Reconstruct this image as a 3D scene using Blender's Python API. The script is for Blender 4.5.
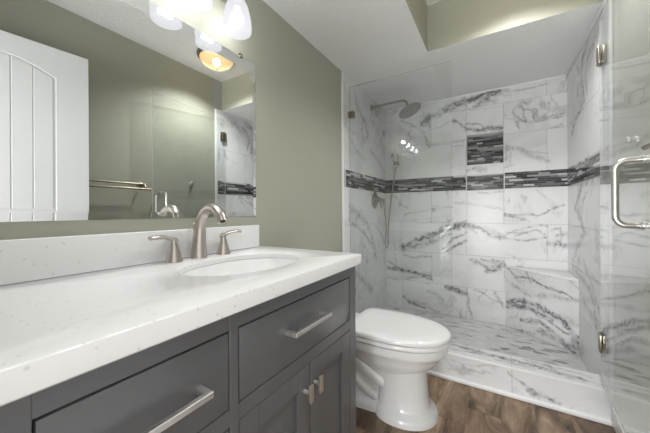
import bpy, bmesh, math, random
import numpy as np
from mathutils import Vector, Matrix, noise

scene = bpy.context.scene
for o in list(bpy.data.objects):
    bpy.data.objects.remove(o)
C = scene.collection
PI = math.pi

# ------------------------------------------------------------------ camera, world, lights, exposure
cam_data = bpy.data.cameras.new('camera')
cam_data.sensor_width = 36.0
cam_data.lens = 36.0 * 280.3 / 650.0
cam_data.shift_y = -5.04 / 650.0
cam_data.clip_start = 0.02
cam = bpy.data.objects.new('camera', cam_data)
C.objects.link(cam)
cam.matrix_world = (Matrix.Translation((1.0154, 0.0, 1.06)) @ Matrix.Rotation(math.radians(31.347), 4, 'Z')
                    @ Matrix.Rotation(PI / 2, 4, 'X') @ Matrix.Rotation(math.radians(-0.3), 4, 'Z'))
scene.camera = cam

world = bpy.data.worlds.new('world')
scene.world = world
world.use_nodes = True
world.node_tree.nodes['Background'].inputs[0].default_value = (0.95, 0.97, 1.0, 1)
world.node_tree.nodes['Background'].inputs[1].default_value = 0.6

fill = bpy.data.lights.new('hall_fill', 'AREA')  # unseen fill light, added behind the camera to brighten the room
fill.shape = 'RECTANGLE'; fill.size = 1.0; fill.size_y = 1.7
fill.energy = 90.0; fill.color = (0.97, 0.985, 1.0)
fill_o = bpy.data.objects.new('hall_fill', fill)
C.objects.link(fill_o)
fill_o.location = (0.62, -2.08, 0.93)
fill_o.rotation_euler = (math.radians(104), 0, 0)

scene.view_settings.view_transform = 'Standard'
scene.view_settings.look = 'None'
scene.view_settings.gamma = 1.0
scene.view_settings.use_curve_mapping = False
scene.view_settings.exposure = 0.08

VANITY_BULB = 5.8      # watts of each vanity bulb
SHADE_GLOW = 0.85
CEILING_LAMP = 104.0    # watts of the flush ceiling lamp

# ------------------------------------------------------------------ dimensions (metres)
XR = 1.511             # right wall
YF, YB = 1.909, 2.924  # shower front, shower back wall
ZS, ZC = 2.145, 2.4575 # soffit, ceiling
SX, SY = 0.623, 2.0    # inner corner of the soffit
ZCT = 0.889            # counter top
VY0, VY1 = 0.012, 1.022
BAND0, BAND1 = 1.253, 1.390
NX0, NX1 = 0.786, 1.077

# ------------------------------------------------------------------ material helpers
def mat(name, color, rough=0.5, metal=0.0, spec=0.5, coat=0.0):
    m = bpy.data.materials.new(name); m.use_nodes = True
    b = m.node_tree.nodes['Principled BSDF']
    b.inputs['Base Color'].default_value = (*color, 1)
    b.inputs['Roughness'].default_value = rough
    b.inputs['Metallic'].default_value = metal
    b.inputs['Specular IOR Level'].default_value = spec
    b.inputs['Coat Weight'].default_value = coat
    return m

def nt(m):
    return m.node_tree.nodes, m.node_tree.links, m.node_tree.nodes['Principled BSDF']

def noise_node(n, l, scale, detail=4, rough=0.5, vec=None, dist=0.0):
    t = n.new('ShaderNodeTexNoise'); t.inputs['Scale'].default_value = scale
    t.inputs['Detail'].default_value = detail; t.inputs['Roughness'].default_value = rough
    t.inputs['Distortion'].default_value = dist
    if vec is not None: l.new(vec, t.inputs['Vector'])
    return t

def ramp(n, l, src, stops):
    r = n.new('ShaderNodeValToRGB'); l.new(src, r.inputs[0])
    e = r.color_ramp.elements
    while len(e) < len(stops): e.new(0.5)
    for i, (p, c) in enumerate(stops):
        e[i].position = p; e[i].color = (*c, 1) if len(c) == 3 else c
    return r

def math_node(n, l, op, a, b=None, c=None):
    x = n.new('ShaderNodeMath'); x.operation = op
    for i, v in enumerate((a, b, c)):
        if v is None: continue
        if hasattr(v, 'links'): l.new(v, x.inputs[i])
        else: x.inputs[i].default_value = v
    return x.outputs[0]

def mix_color(n, l, fac, a, b, mode='MIX'):
    x = n.new('ShaderNodeMix'); x.data_type = 'RGBA'; x.blend_type = mode
    for s, v in ((x.inputs[0], fac), (x.inputs[6], a), (x.inputs[7], b)):
        if hasattr(v, 'links'): l.new(v, s)
        elif isinstance(v, (int, float)): s.default_value = v
        else: s.default_value = (*v, 1)
    return x.outputs[2]

def bump(n, l, b, height, strength=0.2, dist=0.002):
    x = n.new('ShaderNodeBump'); x.inputs['Strength'].default_value = strength
    x.inputs['Distance'].default_value = dist
    l.new(height, x.inputs['Height']); l.new(x.outputs[0], b.inputs['Normal'])

def obj_coord(n):
    return n.new('ShaderNodeTexCoord').outputs['Object']

# painted walls: sage green with a light orange-peel
M_green = mat('sage_green_paint', (0.415, 0.418, 0.345), 0.5, spec=0.35)
n, l, b = nt(M_green); bump(n, l, b, noise_node(n, l, 190, 3, vec=obj_coord(n)).outputs[0], 0.10, 0.001)
# white textured ceiling (knock-down)
M_ceil = mat('textured_ceiling_white', (0.90, 0.90, 0.895), 0.85, spec=0.2)
n, l, b = nt(M_ceil)
bump(n, l, b, ramp(n, l, noise_node(n, l, 62, 4, 0.55, obj_coord(n)).outputs[0], [(0.42, (0, 0, 0)), (0.62, (1, 1, 1))]).outputs[0], 0.42, 0.004)
M_trim = mat('white_trim', (0.86, 0.86, 0.86), 0.35)
M_door = mat('white_door_paint', (0.82, 0.82, 0.83), 0.35)
M_hall = mat('hall_paint', (0.75, 0.75, 0.73), 0.6)
M_grout = mat('grey_grout', (0.46, 0.46, 0.46), 0.9, spec=0.2)

# polished marble-look porcelain; the attribute «vein» carries the drawn veins, «rnd» the tile's own offset
def marble(name, white=(0.79, 0.793, 0.795), rough=0.23):
    m = mat(name, white, rough, spec=0.32)
    n, l, b = nt(m)
    oc = obj_coord(n)
    at = n.new('ShaderNodeAttribute'); at.attribute_name = 'rnd'
    add = n.new('ShaderNodeVectorMath'); add.operation = 'ADD'
    sc = n.new('ShaderNodeVectorMath'); sc.operation = 'SCALE'; sc.inputs['Scale'].default_value = 9.0
    l.new(at.outputs['Vector'], sc.inputs[0]); l.new(oc, add.inputs[0]); l.new(sc.outputs[0], add.inputs[1])
    v = add.outputs[0]
    ve = n.new('ShaderNodeAttribute'); ve.attribute_name = 'vein'
    rough_n = noise_node(n, l, 11, 6, 0.6, v, 0.9).outputs[0]
    rid = math_node(n, l, 'ABSOLUTE', math_node(n, l, 'SUBTRACT', rough_n, 0.5))
    mod = ramp(n, l, rid, [(0.0, (1.35,) * 3), (0.05, (0.62,) * 3), (0.16, (0.30,) * 3)]).outputs[0]
    big = math_node(n, l, 'MULTIPLY', ve.outputs['Fac'], mod)
    # faint soft veins of the stone itself
    ridge = noise_node(n, l, 2.6, 5, 0.55, v, 1.2).outputs[0]
    r1 = math_node(n, l, 'ABSOLUTE', math_node(n, l, 'SUBTRACT', ridge, 0.5))
    thin = ramp(n, l, r1, [(0.0, (1,) * 3), (0.03, (0,) * 3)]).outputs[0]
    mask = ramp(n, l, noise_node(n, l, 3.1, 2, 0.5, v).outputs[0], [(0.48, (0,) * 3), (0.66, (1,) * 3)]).outputs[0]
    small = math_node(n, l, 'MULTIPLY', math_node(n, l, 'MULTIPLY', thin, mask), 0.55)
    cloud = math_node(n, l, 'MULTIPLY', ramp(n, l, noise_node(n, l, 2.2, 5, 0.6, v, 0.6).outputs[0], [(0.5, (0,) * 3), (0.8, (1,) * 3)]).outputs[0], 0.30)
    fac = math_node(n, l, 'MINIMUM', math_node(n, l, 'ADD', math_node(n, l, 'ADD', big, small), cloud), 1.0)
    l.new(mix_color(n, l, fac, white, (0.155, 0.158, 0.165)), b.inputs['Base Color'])
    return m
M_marble = marble('marble_look_tile')

# shower floor: marble mosaic, pale stone with dark leaf-shaped chips
M_mosaic_floor = mat('marble_mosaic_floor', (0.7, 0.7, 0.7), 0.22)
n, l, b = nt(M_mosaic_floor)
oc = obj_coord(n)
mp = n.new('ShaderNodeMapping'); mp.inputs['Scale'].default_value = (12, 27, 1); mp.inputs['Rotation'].default_value = (0, 0, 0.30)
wob = n.new('ShaderNodeVectorMath'); wob.operation = 'MULTIPLY_ADD'; l.new(noise_node(n, l, 18, 3, 0.6, oc).outputs['Color'], wob.inputs[0]); wob.inputs[1].default_value = (0.05, 0.05, 0); l.new(oc, wob.inputs[2])
l.new(wob.outputs[0], mp.inputs[0])
vo = n.new('ShaderNodeTexVoronoi'); vo.inputs['Scale'].default_value = 1.0; l.new(mp.outputs[0], vo.inputs['Vector'])
ve = n.new('ShaderNodeTexVoronoi'); ve.feature = 'DISTANCE_TO_EDGE'; ve.inputs['Scale'].default_value = 1.0; l.new(mp.outputs[0], ve.inputs['Vector'])
sep = n.new('ShaderNodeSeparateColor'); l.new(vo.outputs['Color'], sep.inputs[0])
tone = ramp(n, l, sep.outputs[0], [(0.0, (0.74,) * 3), (0.55, (0.64,) * 3), (0.8, (0.50,) * 3), (0.93, (0.17,) * 3)])
grout = ramp(n, l, ve.outputs['Distance'], [(0.02, (0,) * 3), (0.10, (1,) * 3)])
tone2 = mix_color(n, l, math_node(n, l, 'MULTIPLY', noise_node(n, l, 30, 5, 0.6, oc).outputs[0], 0.5), tone.outputs[0], (0.62, 0.61, 0.60))
l.new(mix_color(n, l, grout.outputs[0], (0.60, 0.60, 0.59), tone2), b.inputs['Base Color'])
bump(n, l, b, grout.outputs[0], 0.3, 0.002)

# glass mosaic strips, tone per strip
M_strip = mat('glass_mosaic_strip', (0.3, 0.3, 0.3), 0.12, spec=0.6)
n, l, b = nt(M_strip)
at = n.new('ShaderNodeAttribute'); at.attribute_name = 'tone'
l.new(ramp(n, l, at.outputs['Fac'], [(0.0, (0.018, 0.018, 0.020)), (0.35, (0.075, 0.077, 0.082)), (0.7, (0.20, 0.20, 0.205)), (1.0, (0.62, 0.62, 0.62))]).outputs[0], b.inputs['Base Color'])
M_strip_grout = mat('mosaic_grout', (0.30, 0.30, 0.30), 0.9)

# wood plank floor: planks run along y
M_floor = mat('brown_vinyl_plank', (0.2, 0.13, 0.09), 0.42, spec=0.4)
n, l, b = nt(M_floor)
oc = obj_coord(n)
sx = n.new('ShaderNodeSeparateXYZ'); l.new(oc, sx.inputs[0])
px = math_node(n, l, 'DIVIDE', math_node(n, l, 'ADD', sx.outputs[0], 0.03), 0.152)
ix = math_node(n, l, 'FLOOR', px)
wn = n.new('ShaderNodeTexWhiteNoise'); wn.noise_dimensions = '1D'; l.new(ix, wn.inputs['W'])
py = math_node(n, l, 'ADD', math_node(n, l, 'DIVIDE', sx.outputs[1], 1.22), math_node(n, l, 'MULTIPLY', wn.outputs[0], 5.0))
iy = math_node(n, l, 'FLOOR', py)
cb = n.new('ShaderNodeCombineXYZ'); l.new(ix, cb.inputs[0]); l.new(iy, cb.inputs[1])
wn2 = n.new('ShaderNodeTexWhiteNoise'); wn2.noise_dimensions = '2D'; l.new(cb.outputs[0], wn2.inputs['Vector'])
mp = n.new('ShaderNodeMapping'); mp.inputs['Scale'].default_value = (8, 2.0, 1); l.new(oc, mp.inputs[0])
off = n.new('ShaderNodeVectorMath'); off.operation = 'MULTIPLY_ADD'
l.new(wn2.outputs['Color'], off.inputs[0]); off.inputs[1].default_value = (17, 17, 17); l.new(mp.outputs[0], off.inputs[2])
g1 = noise_node(n, l, 1.0, 7, 0.62, off.outputs[0], 1.1).outputs[0]
mp2 = n.new('ShaderNodeMapping'); mp2.inputs['Scale'].default_value = (120, 4, 1); l.new(oc, mp2.inputs[0])
g2 = noise_node(n, l, 1.0, 4, 0.6, mp2.outputs[0], 0.4).outputs[0]
base = ramp(n, l, g1, [(0.33, (0.045, 0.029, 0.020)), (0.45, (0.165, 0.110, 0.073)), (0.57, (0.37, 0.265, 0.18)), (0.71, (0.68, 0.54, 0.41))]).outputs[0]
base = mix_color(n, l, math_node(n, l, 'MULTIPLY', g2, 0.5), base, (0.13, 0.093, 0.068))
tint = ramp(n, l, wn2.outputs['Value'], [(0.0, (0.72, 0.72, 0.72)), (1.0, (1.22, 1.18, 1.12))]).outputs[0]
base = mix_color(n, l, 1.0, base, tint, 'MULTIPLY')
fx = math_node(n, l, 'ABSOLUTE', math_node(n, l, 'SUBTRACT', math_node(n, l, 'FRACT', px), 0.5))
fy = math_node(n, l, 'ABSOLUTE', math_node(n, l, 'SUBTRACT', math_node(n, l, 'FRACT', py), 0.5))
seam = math_node(n, l, 'MAXIMUM', math_node(n, l, 'GREATER_THAN', fx, 0.492), math_node(n, l, 'GREATER_THAN', fy, 0.4987))
l.new(mix_color(n, l, math_node(n, l, 'MULTIPLY', seam, 0.25), base, (0.02, 0.014, 0.01)), b.inputs['Base Color'])
bump(n, l, b, g2, 0.12, 0.001)

# white quartz with small grey flecks
M_quartz = mat('white_quartz', (0.83, 0.83, 0.83), 0.16, spec=0.5)
n, l, b = nt(M_quartz)
oc = obj_coord(n)
vo = n.new('ShaderNodeTexVoronoi'); vo.inputs['Scale'].default_value = 72; vo.inputs['Randomness'].default_value = 1; l.new(oc, vo.inputs['Vector'])
spot = ramp(n, l, vo.outputs['Distance'], [(0.15, (1,) * 3), (0.26, (0,) * 3)]).outputs[0]
sep = n.new('ShaderNodeSeparateColor'); l.new(vo.outputs['Color'], sep.inputs[0])
pick = math_node(n, l, 'GREATER_THAN', sep.outputs[0], 0.66)
fl = math_node(n, l, 'MULTIPLY', math_node(n, l, 'MULTIPLY', spot, pick), 0.30)
l.new(mix_color(n, l, fl, (0.83, 0.83, 0.83), (0.36, 0.36, 0.37)), b.inputs['Base Color'])

M_cab = mat('charcoal_cabinet_paint', (0.115, 0.115, 0.121), 0.27, spec=0.6)
n, l, b = nt(M_cab); bump(n, l, b, noise_node(n, l, 240, 3, vec=obj_coord(n)).outputs[0], 0.03, 0.0006)
M_cab_shade = mat('cabinet_gap_shade', (0.012, 0.012, 0.013), 0.8)  # near-black colour stands in for shade inside the cabinet

def brushed(name, col, rough, scale=(300, 300, 12)):
    m = mat(name, col, rough, 1.0)
    n, l, b = nt(m)
    mp = n.new('ShaderNodeMapping'); mp.inputs['Scale'].default_value = scale; l.new(obj_coord(n), mp.inputs[0])
    nz = noise_node(n, l, 1.0, 2, 0.5, mp.outputs[0]).outputs[0]
    l.new(ramp(n, l, nz, [(0.3, (rough * 0.8,) * 3), (0.7, (rough * 1.25,) * 3)]).outputs[0], b.inputs['Roughness'])
    return m
M_nickel = mat('brushed_nickel', (0.56, 0.51, 0.475), 0.31, 1.0)
M_satin = mat('satin_nickel_bright', (0.80, 0.785, 0.765), 0.30, 1.0)
M_dark_nickel = brushed('shower_brushed_nickel', (0.36, 0.35, 0.33), 0.30)
M_bronze = brushed('hinge_nickel_bronze', (0.30, 0.265, 0.21), 0.32)
M_chrome = mat('chrome', (0.8, 0.8, 0.8), 0.08, 1.0)
M_porcelain = mat('white_porcelain', (0.86, 0.86, 0.86), 0.07, spec=0.55, coat=0.3)
M_seat = mat('white_seat_plastic', (0.86, 0.86, 0.86), 0.13, spec=0.5)
M_black = mat('dark_rubber', (0.02, 0.02, 0.02), 0.6)
M_hose = mat('metal_hose', (0.36, 0.35, 0.33), 0.35, 0.9)
M_mirror = mat('mirror_silver', (0.86, 0.88, 0.87), 0.003, 1.0)
M_mirror_back = mat('mirror_edge', (0.45, 0.5, 0.48), 0.3)
M_seal = mat('clear_vinyl_seal', (0.62, 0.62, 0.61), 0.25)

def emissive(name, col, strength, base=(0.9, 0.9, 0.9)):
    m = mat(name, base, 0.35)
    b = m.node_tree.nodes['Principled BSDF']
    b.inputs['Emission Color'].default_value = (*col, 1); b.inputs['Emission Strength'].default_value = strength
    return m
M_shade = emissive('frosted_glass_shade', (0.95, 0.95, 1.0), SHADE_GLOW, (0.012, 0.012, 0.013))
M_bulb = emissive('lit_bulb', (1.0, 0.99, 0.97), 2.2, (0.006, 0.006, 0.006))
for m_, thru in ((M_shade, 0.5), (M_bulb, 0.45)):       # thin frosted glass: part of the light goes straight through
    n, l, b = nt(m_)
    b.inputs['Specular IOR Level'].default_value = 0.0
    tr = n.new('ShaderNodeBsdfTransparent')
    mx = n.new('ShaderNodeMixShader'); mx.inputs[0].default_value = thru
    l.new(tr.outputs[0], mx.inputs[1]); l.new(b.outputs[0], mx.inputs[2]); l.new(mx.outputs[0], n['Material Output'].inputs[0])
M_dome = emissive('amber_glass_dome', (1.0, 0.66, 0.30), 1.6, (0.7, 0.55, 0.35))
n, l, b = nt(M_dome)
tr = n.new('ShaderNodeBsdfTransparent'); tr.inputs[0].default_value = (1.0, 0.985, 0.965, 1)
mx = n.new('ShaderNodeMixShader'); mx.inputs[0].default_value = 0.4
l.new(tr.outputs[0], mx.inputs[1]); l.new(b.outputs[0], mx.inputs[2]); l.new(mx.outputs[0], n['Material Output'].inputs[0])

# clear plate glass: straight-through transmission plus Fresnel reflection on both faces
M_glass = bpy.data.materials.new('clear_plate_glass'); M_glass.use_nodes = True
n, l = M_glass.node_tree.nodes, M_glass.node_tree.links
n.remove(n['Principled BSDF'])
out = n['Material Output']
geo = n.new('ShaderNodeNewGeometry')
ior = math_node(n, l, 'ADD', math_node(n, l, 'MULTIPLY', geo.outputs['Backfacing'], 1 / 1.55 - 1.55), 1.55)
fr = n.new('ShaderNodeFresnel'); l.new(ior, fr.inputs['IOR'])
tr = n.new('ShaderNodeBsdfTransparent'); tr.inputs[0].default_value = (0.975, 0.985, 0.98, 1)
gl = n.new('ShaderNodeBsdfGlossy'); gl.inputs['Roughness'].default_value = 0.0; gl.inputs[0].default_value = (0.98, 0.98, 0.98, 1)
mx = n.new('ShaderNodeMixShader'); l.new(fr.outputs[0], mx.inputs[0]); l.new(tr.outputs[0], mx.inputs[1]); l.new(gl.outputs[0], mx.inputs[2])
l.new(mx.outputs[0], out.inputs['Surface'])
M_glass_edge = mat('glass_edge_pale', (0.70, 0.76, 0.74), 0.15)
n, l, b = nt(M_glass_edge)
tr = n.new('ShaderNodeBsdfTransparent'); mx = n.new('ShaderNodeMixShader'); mx.inputs[0].default_value = 0.4
l.new(tr.outputs[0], mx.inputs[1]); l.new(b.outputs[0], mx.inputs[2]); l.new(mx.outputs[0], n['Material Output'].inputs[0])

# ------------------------------------------------------------------ object helpers
def tag(o, label=None, cat=None, group=None, kind=None):
    if label: o['label'] = label
    if cat: o['category'] = cat
    if group: o['group'] = group
    if kind: o['kind'] = kind
    return o

def thing(name, label, cat, loc=(0, 0, 0), rotz=0.0, group=None):
    o = bpy.data.objects.new(name, None); C.objects.link(o)
    o.empty_display_size = 0.05
    o.location = loc; o.rotation_euler = (0, 0, rotz)
    return tag(o, label, cat, group)

def root_offset(p):
    v = Vector((0, 0, 0))
    while p is not None:
        v += Vector(p.location); p = p.parent
    return v

def obj(name, bm, m, parent=None, smooth=35, world=True):
    """link a bmesh as one object; geometry given in world coordinates unless world=False"""
    if world and parent is not None:
        bmesh.ops.translate(bm, verts=bm.verts, vec=-root_offset(parent))
    me = bpy.data.meshes.new(name)
    bm.normal_update(); bm.to_mesh(me); bm.free()
    for x in (m if isinstance(m, (list, tuple)) else [m]): me.materials.append(x)
    if smooth:
        me.shade_smooth(); me.set_sharp_from_angle(angle=math.radians(smooth))
    o = bpy.data.objects.new(name, me); C.objects.link(o)
    if parent is not None: o.parent = parent
    return o

def struct(name, bm, m, smooth=None):
    return tag(obj(name, bm, m, None, smooth), kind='structure')

def BM(): return bmesh.new()

def merge(dst, src, mi=0, mw=None):
    if mw is not None: bmesh.ops.transform(src, matrix=mw, verts=src.verts)
    for f in src.faces: f.material_index = mi
    me = bpy.data.meshes.new('tmp'); src.to_mesh(me); src.free()
    dst.from_mesh(me); bpy.data.meshes.remove(me)

def box(bm, x0, x1, y0, y1, z0, z1, bev=0.0, seg=2, mi=0, mw=None):
    t = bmesh.new()
    vs = [t.verts.new((x, y, z)) for z in (z0, z1) for y in (y0, y1) for x in (x0, x1)]
    for q in ((0, 2, 3, 1), (4, 5, 7, 6), (0, 1, 5, 4), (2, 6, 7, 3), (0, 4, 6, 2), (1, 3, 7, 5)):
        t.faces.new([vs[i] for i in q])
    if bev > 0: bmesh.ops.bevel(t, geom=t.edges[:], offset=bev, segments=seg, profile=0.5, affect='EDGES')
    merge(bm, t, mi, mw)

def quad(bm, pts, mi=0):
    f = bm.faces.new([bm.verts.new(p) for p in pts]); f.material_index = mi
    return f

def prism(bm, pts, z0, z1, bev=0.0, mi=0, seg=2, mw=None):
    t = bmesh.new()
    lo = [t.verts.new((x, y, z0)) for x, y in pts]; hi = [t.verts.new((x, y, z1)) for x, y in pts]
    k = len(pts)
    t.faces.new(lo[::-1]); t.faces.new(hi)
    for i in range(k): t.faces.new((lo[i], lo[(i + 1) % k], hi[(i + 1) % k], hi[i]))
    bmesh.ops.recalc_face_normals(t, faces=t.faces)
    if bev > 0:
        es = [e for e in t.edges if abs(e.verts[0].co.z - e.verts[1].co.z) < 1e-6]
        bmesh.ops.bevel(t, geom=es, offset=bev, segments=seg, profile=0.5, affect='EDGES')
    merge(bm, t, mi, mw)

def loft(bm, rings, cap=True, mi=0, mw=None, closed=True):
    t = bmesh.new()
    R = [[t.verts.new(p) for p in r] for r in rings]
    k = len(R[0])
    for a, b_ in zip(R[:-1], R[1:]):
        for i in range(k if closed else k - 1):
            t.faces.new((a[i], a[(i + 1) % k], b_[(i + 1) % k], b_[i]))
    if cap:
        t.faces.new(R[0][::-1]); t.faces.new(R[-1])
    bmesh.ops.recalc_face_normals(t, faces=t.faces)
    merge(bm, t, mi, mw)

def lathe(bm, prof, seg=32, center=(0, 0, 0), cap=True, mi=0, mw=None, sx=1.0, sy=1.0):
    rings = []
    for r, z in prof:
        rings.append([(center[0] + sx * r * math.cos(2 * PI * i / seg), center[1] + sy * r * math.sin(2 * PI * i / seg), center[2] + z) for i in range(seg)])
    loft(bm, rings, cap, mi, mw)

def axis_matrix(p, d):
    """matrix taking +z to direction d at point p"""
    q = Vector(d).normalized().to_track_quat('Z', 'Y')
    return Matrix.Translation(p) @ q.to_matrix().to_4x4()

def smooth_path(pts, n=8):
    P = [Vector(p) for p in pts]
    P = [P[0] * 2 - P[1]] + P + [P[-1] * 2 - P[-2]]
    res = []
    for i in range(1, len(P) - 2):
        for k in range(n):
            t = k / n
            a, b_, c, d = P[i - 1], P[i], P[i + 1], P[i + 2]
            res.append(0.5 * ((2 * b_) + (-a + c) * t + (2 * a - 5 * b_ + 4 * c - d) * t * t + (-a + 3 * b_ - 3 * c + d) * t ** 3))
    res.append(P[-2]); return res

def tube(bm, pts, rad, seg=14, mi=0, flat=1.0, up=None, mw=None):
    """swept round (or flattened) tube; rad one number or a list per point"""
    P = [Vector(p) for p in pts]
    rings = []
    ref = Vector(up) if up else None
    prev = None
    for i, p in enumerate(P):
        t = (P[min(i + 1, len(P) - 1)] - P[max(i - 1, 0)]).normalized()
        if ref is not None: u = ref - t * ref.dot(t)
        elif prev is None:
            u = Vector((0, 0, 1)) if abs(t.z) < 0.9 else Vector((1, 0, 0)); u = u - t * u.dot(t)
        else: u = prev - t * prev.dot(t)
        u.normalize(); prev = u
        w = t.cross(u)
        r = rad[i] if isinstance(rad, (list, tuple)) else rad
        rings.append([p + (u * math.cos(2 * PI * k / seg) * flat + w * math.sin(2 * PI * k / seg)) * r for k in range(seg)])
    loft(bm, rings, True, mi, mw)

def interp(lst, n):
    a = np.interp(np.linspace(0, len(lst) - 1, n), np.arange(len(lst)), lst)
    return [float(x) for x in a]

# ------------------------------------------------------------------ tiled walls with drawn veins
rng = random.Random(7)

def vein_field(U, V, lines):
    """strength of the drawn veins at wall points (U,V)"""
    n1 = np.array([noise.noise(Vector((u * 9, v * 9, 3.1))) for u, v in zip(U, V)])
    n2 = np.array([noise.noise(Vector((u * 9, v * 9, 17.7))) for u, v in zip(U, V)])
    n3 = np.array([noise.noise(Vector((u * 34, v * 34, 5.5))) for u, v in zip(U, V)])
    n4 = np.array([noise.noise(Vector((u * 34, v * 34, 9.9))) for u, v in zip(U, V)])
    pu = U + 0.016 * n1 + 0.008 * n3; pv = V + 0.016 * n2 + 0.008 * n4
    wv = 1.0 + 0.45 * n3 + 0.5 * n1
    best = np.zeros_like(U)
    for pts, w, s in lines:
        for (a, b_), (c, d) in zip(pts[:-1], pts[1:]):
            dx, dy = c - a, d - b_
            t = np.clip(((pu - a) * dx + (pv - b_) * dy) / (dx * dx + dy * dy + 1e-12), 0, 1)
            dist = np.hypot(pu - a - t * dx, pv - b_ - t * dy)
            ww = max(w * 0.95, 0.0065) * np.clip(wv, 0.3, 2)
            best = np.maximum(best, s * np.exp(-(dist / ww) ** 3))
    return np.clip(best, 0, 1)

def tiled(name, origin, uv, vv, rects, lines, res=0.008, gap=0.0014, rise=0.004, backing=None, parent=None):
    """marble tiles on a wall plane: rects in wall coordinates (u0,u1,v0,v1); grout plane behind"""
    O, Uv, Vv = Vector(origin), Vector(uv), Vector(vv)
    N = Uv.cross(Vv)
    verts, faces, A, B_, T = [], [], [], [], []
    for ti, (u0, u1, v0, v1) in enumerate(rects):
        u0 += gap; u1 -= gap; v0 += gap; v1 -= gap
        nu = max(1, round((u1 - u0) / res)); nv = max(1, round((v1 - v0) / res))
        base = len(verts)
        rn = (rng.random(), rng.random(), rng.random())
        for j in range(nv + 1):
            for i in range(nu + 1):
                u = u0 + (u1 - u0) * i / nu; v = v0 + (v1 - v0) * j / nv
                verts.append(O + Uv * u + Vv * v + N * rise); A.append(u); B_.append(v); T.append(rn)
        for j in range(nv):
            for i in range(nu):
                q = base + j * (nu + 1) + i
                faces.append((q, q + 1, q + nu + 2, q + nu + 1))
        # sides down to the grout
        lo = len(verts)
        cs = [(u0, v0), (u1, v0), (u1, v1), (u0, v1)]
        for u, v in cs: verts.append(O + Uv * u + Vv * v + N * rise); A.append(u); B_.append(v); T.append(rn)
        for u, v in cs: verts.append(O + Uv * u + Vv * v); A.append(u); B_.append(v); T.append(rn)
        for i in range(4): faces.append((lo + i, lo + 4 + i, lo + 4 + (i + 1) % 4, lo + (i + 1) % 4))
    nt_ = len(faces)
    for (u0, u1, v0, v1) in (backing or []):
        lo = len(verts)
        for u, v in ((u0, v0), (u1, v0), (u1, v1), (u0, v1)):
            verts.append(O + Uv * u + Vv * v + N * 0.0015); A.append(u); B_.append(v); T.append((0, 0, 0))
        faces.append((lo, lo + 1, lo + 2, lo + 3))
    off = root_offset(parent) if parent else Vector((0, 0, 0))
    me = bpy.data.meshes.new(name)
    me.from_pydata([v - off for v in verts], [], faces)
    f = vein_field(np.array(A), np.array(B_), lines)
    at = me.attributes.new('vein', 'FLOAT', 'POINT'); at.data.foreach_set('value', f.astype(np.float32))
    at = me.attributes.new('rnd', 'FLOAT_VECTOR', 'POINT'); at.data.foreach_set('vector', np.array(T, dtype=np.float32).ravel())
    me.materials.append(M_marble); me.materials.append(M_grout)
    mi = np.zeros(len(faces), dtype=np.int32); mi[nt_:] = 1
    me.polygons.foreach_set('material_index', mi)
    me.update()
    o = bpy.data.objects.new(name, me); C.objects.link(o)
    if parent: o.parent = parent
    return o

def rows_to_rects(u0, u1, rows, holes=()):
    """rows: (v0, v1, joints). A hole (u0,u1,v0,v1) cuts the tiles it meets"""
    R = []
    for v0, v1, js in rows:
        xs = [u0] + [j for j in sorted(js) if u0 + 0.01 < j < u1 - 0.01] + [u1]
        for a, b_ in zip(xs[:-1], xs[1:]):
            parts = [(a, b_, v0, v1)]
            for (ha, hb, hc, hd) in holes:
                new = []
                for (p, q, r, s) in parts:
                    if q <= ha or p >= hb or s <= hc or r >= hd: new.append((p, q, r, s)); continue
                    if p < ha: new.append((p, ha, r, s))
                    if q > hb: new.append((hb, q, r, s))
                    a2, b2 = max(p, ha), min(q, hb)
                    if r < hc: new.append((a2, b2, r, hc))
                    if s > hd: new.append((a2, b2, hd, s))
                parts = new
            R += [p for p in parts if p[1] - p[0] > 0.006 and p[3] - p[2] > 0.006]
    return R

def mosaic(name, origin, uv, vv, u0, u1, v0, v1, seed, rowh=0.0152):
    """linear glass mosaic: separate strips of random length and tone over a grout bed"""
    r = random.Random(seed)
    O, Uv, Vv = Vector(origin), Vector(uv), Vector(vv); N = Uv.cross(Vv)
    nr = max(1, round((v1 - v0) / rowh)); rh = (v1 - v0) / nr
    verts, faces, tone, mi = [], [], [], []
    def slab(a, b_, c, d, h0, h1, t, m):
        lo = len(verts)
        for h in (h0, h1):
            for u, v in ((a, c), (b_, c), (b_, d), (a, d)): verts.append(O + Uv * u + Vv * v + N * h); tone.append(t)
        for q in ((4, 5, 6, 7), (0, 1, 5, 4), (1, 2, 6, 5), (2, 3, 7, 6), (3, 0, 4, 7)):
            faces.append(tuple(lo + i for i in q)); mi.append(m)
    slab(u0, u1, v0, v1, 0, 0.002, 0, 1)
    for k in range(nr):
        u = u0 - r.random() * 0.1
        while u < u1:
            L = r.choice((0.05, 0.075, 0.1, 0.15))
            a, b_ = max(u, u0) + 0.0008, min(u + L, u1) - 0.0008
            if b_ - a > 0.004:
                t = r.choices((0.02, 0.2, 0.4, 0.62, 0.8, 1.0), (3, 4, 6, 6, 4, 2.2))[0] + r.uniform(-.03, .03)
                slab(a, b_, v0 + k * rh + 0.0009, v0 + (k + 1) * rh - 0.0009, 0.002, 0.0055 + r.random() * 0.002, t, 0)
            u += L
    me = bpy.data.meshes.new(name); me.from_pydata(verts, [], faces)
    at = me.attributes.new('tone', 'FLOAT', 'POINT'); at.data.foreach_set('value', np.clip(np.array(tone, dtype=np.float32), 0, 1))
    me.materials.append(M_strip); me.materials.append(M_strip_grout)
    me.polygons.foreach_set('material_index', np.array(mi, dtype=np.int32)); me.update()
    o = bpy.data.objects.new(name, me); C.objects.link(o)
    return tag(o, kind='structure')

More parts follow.
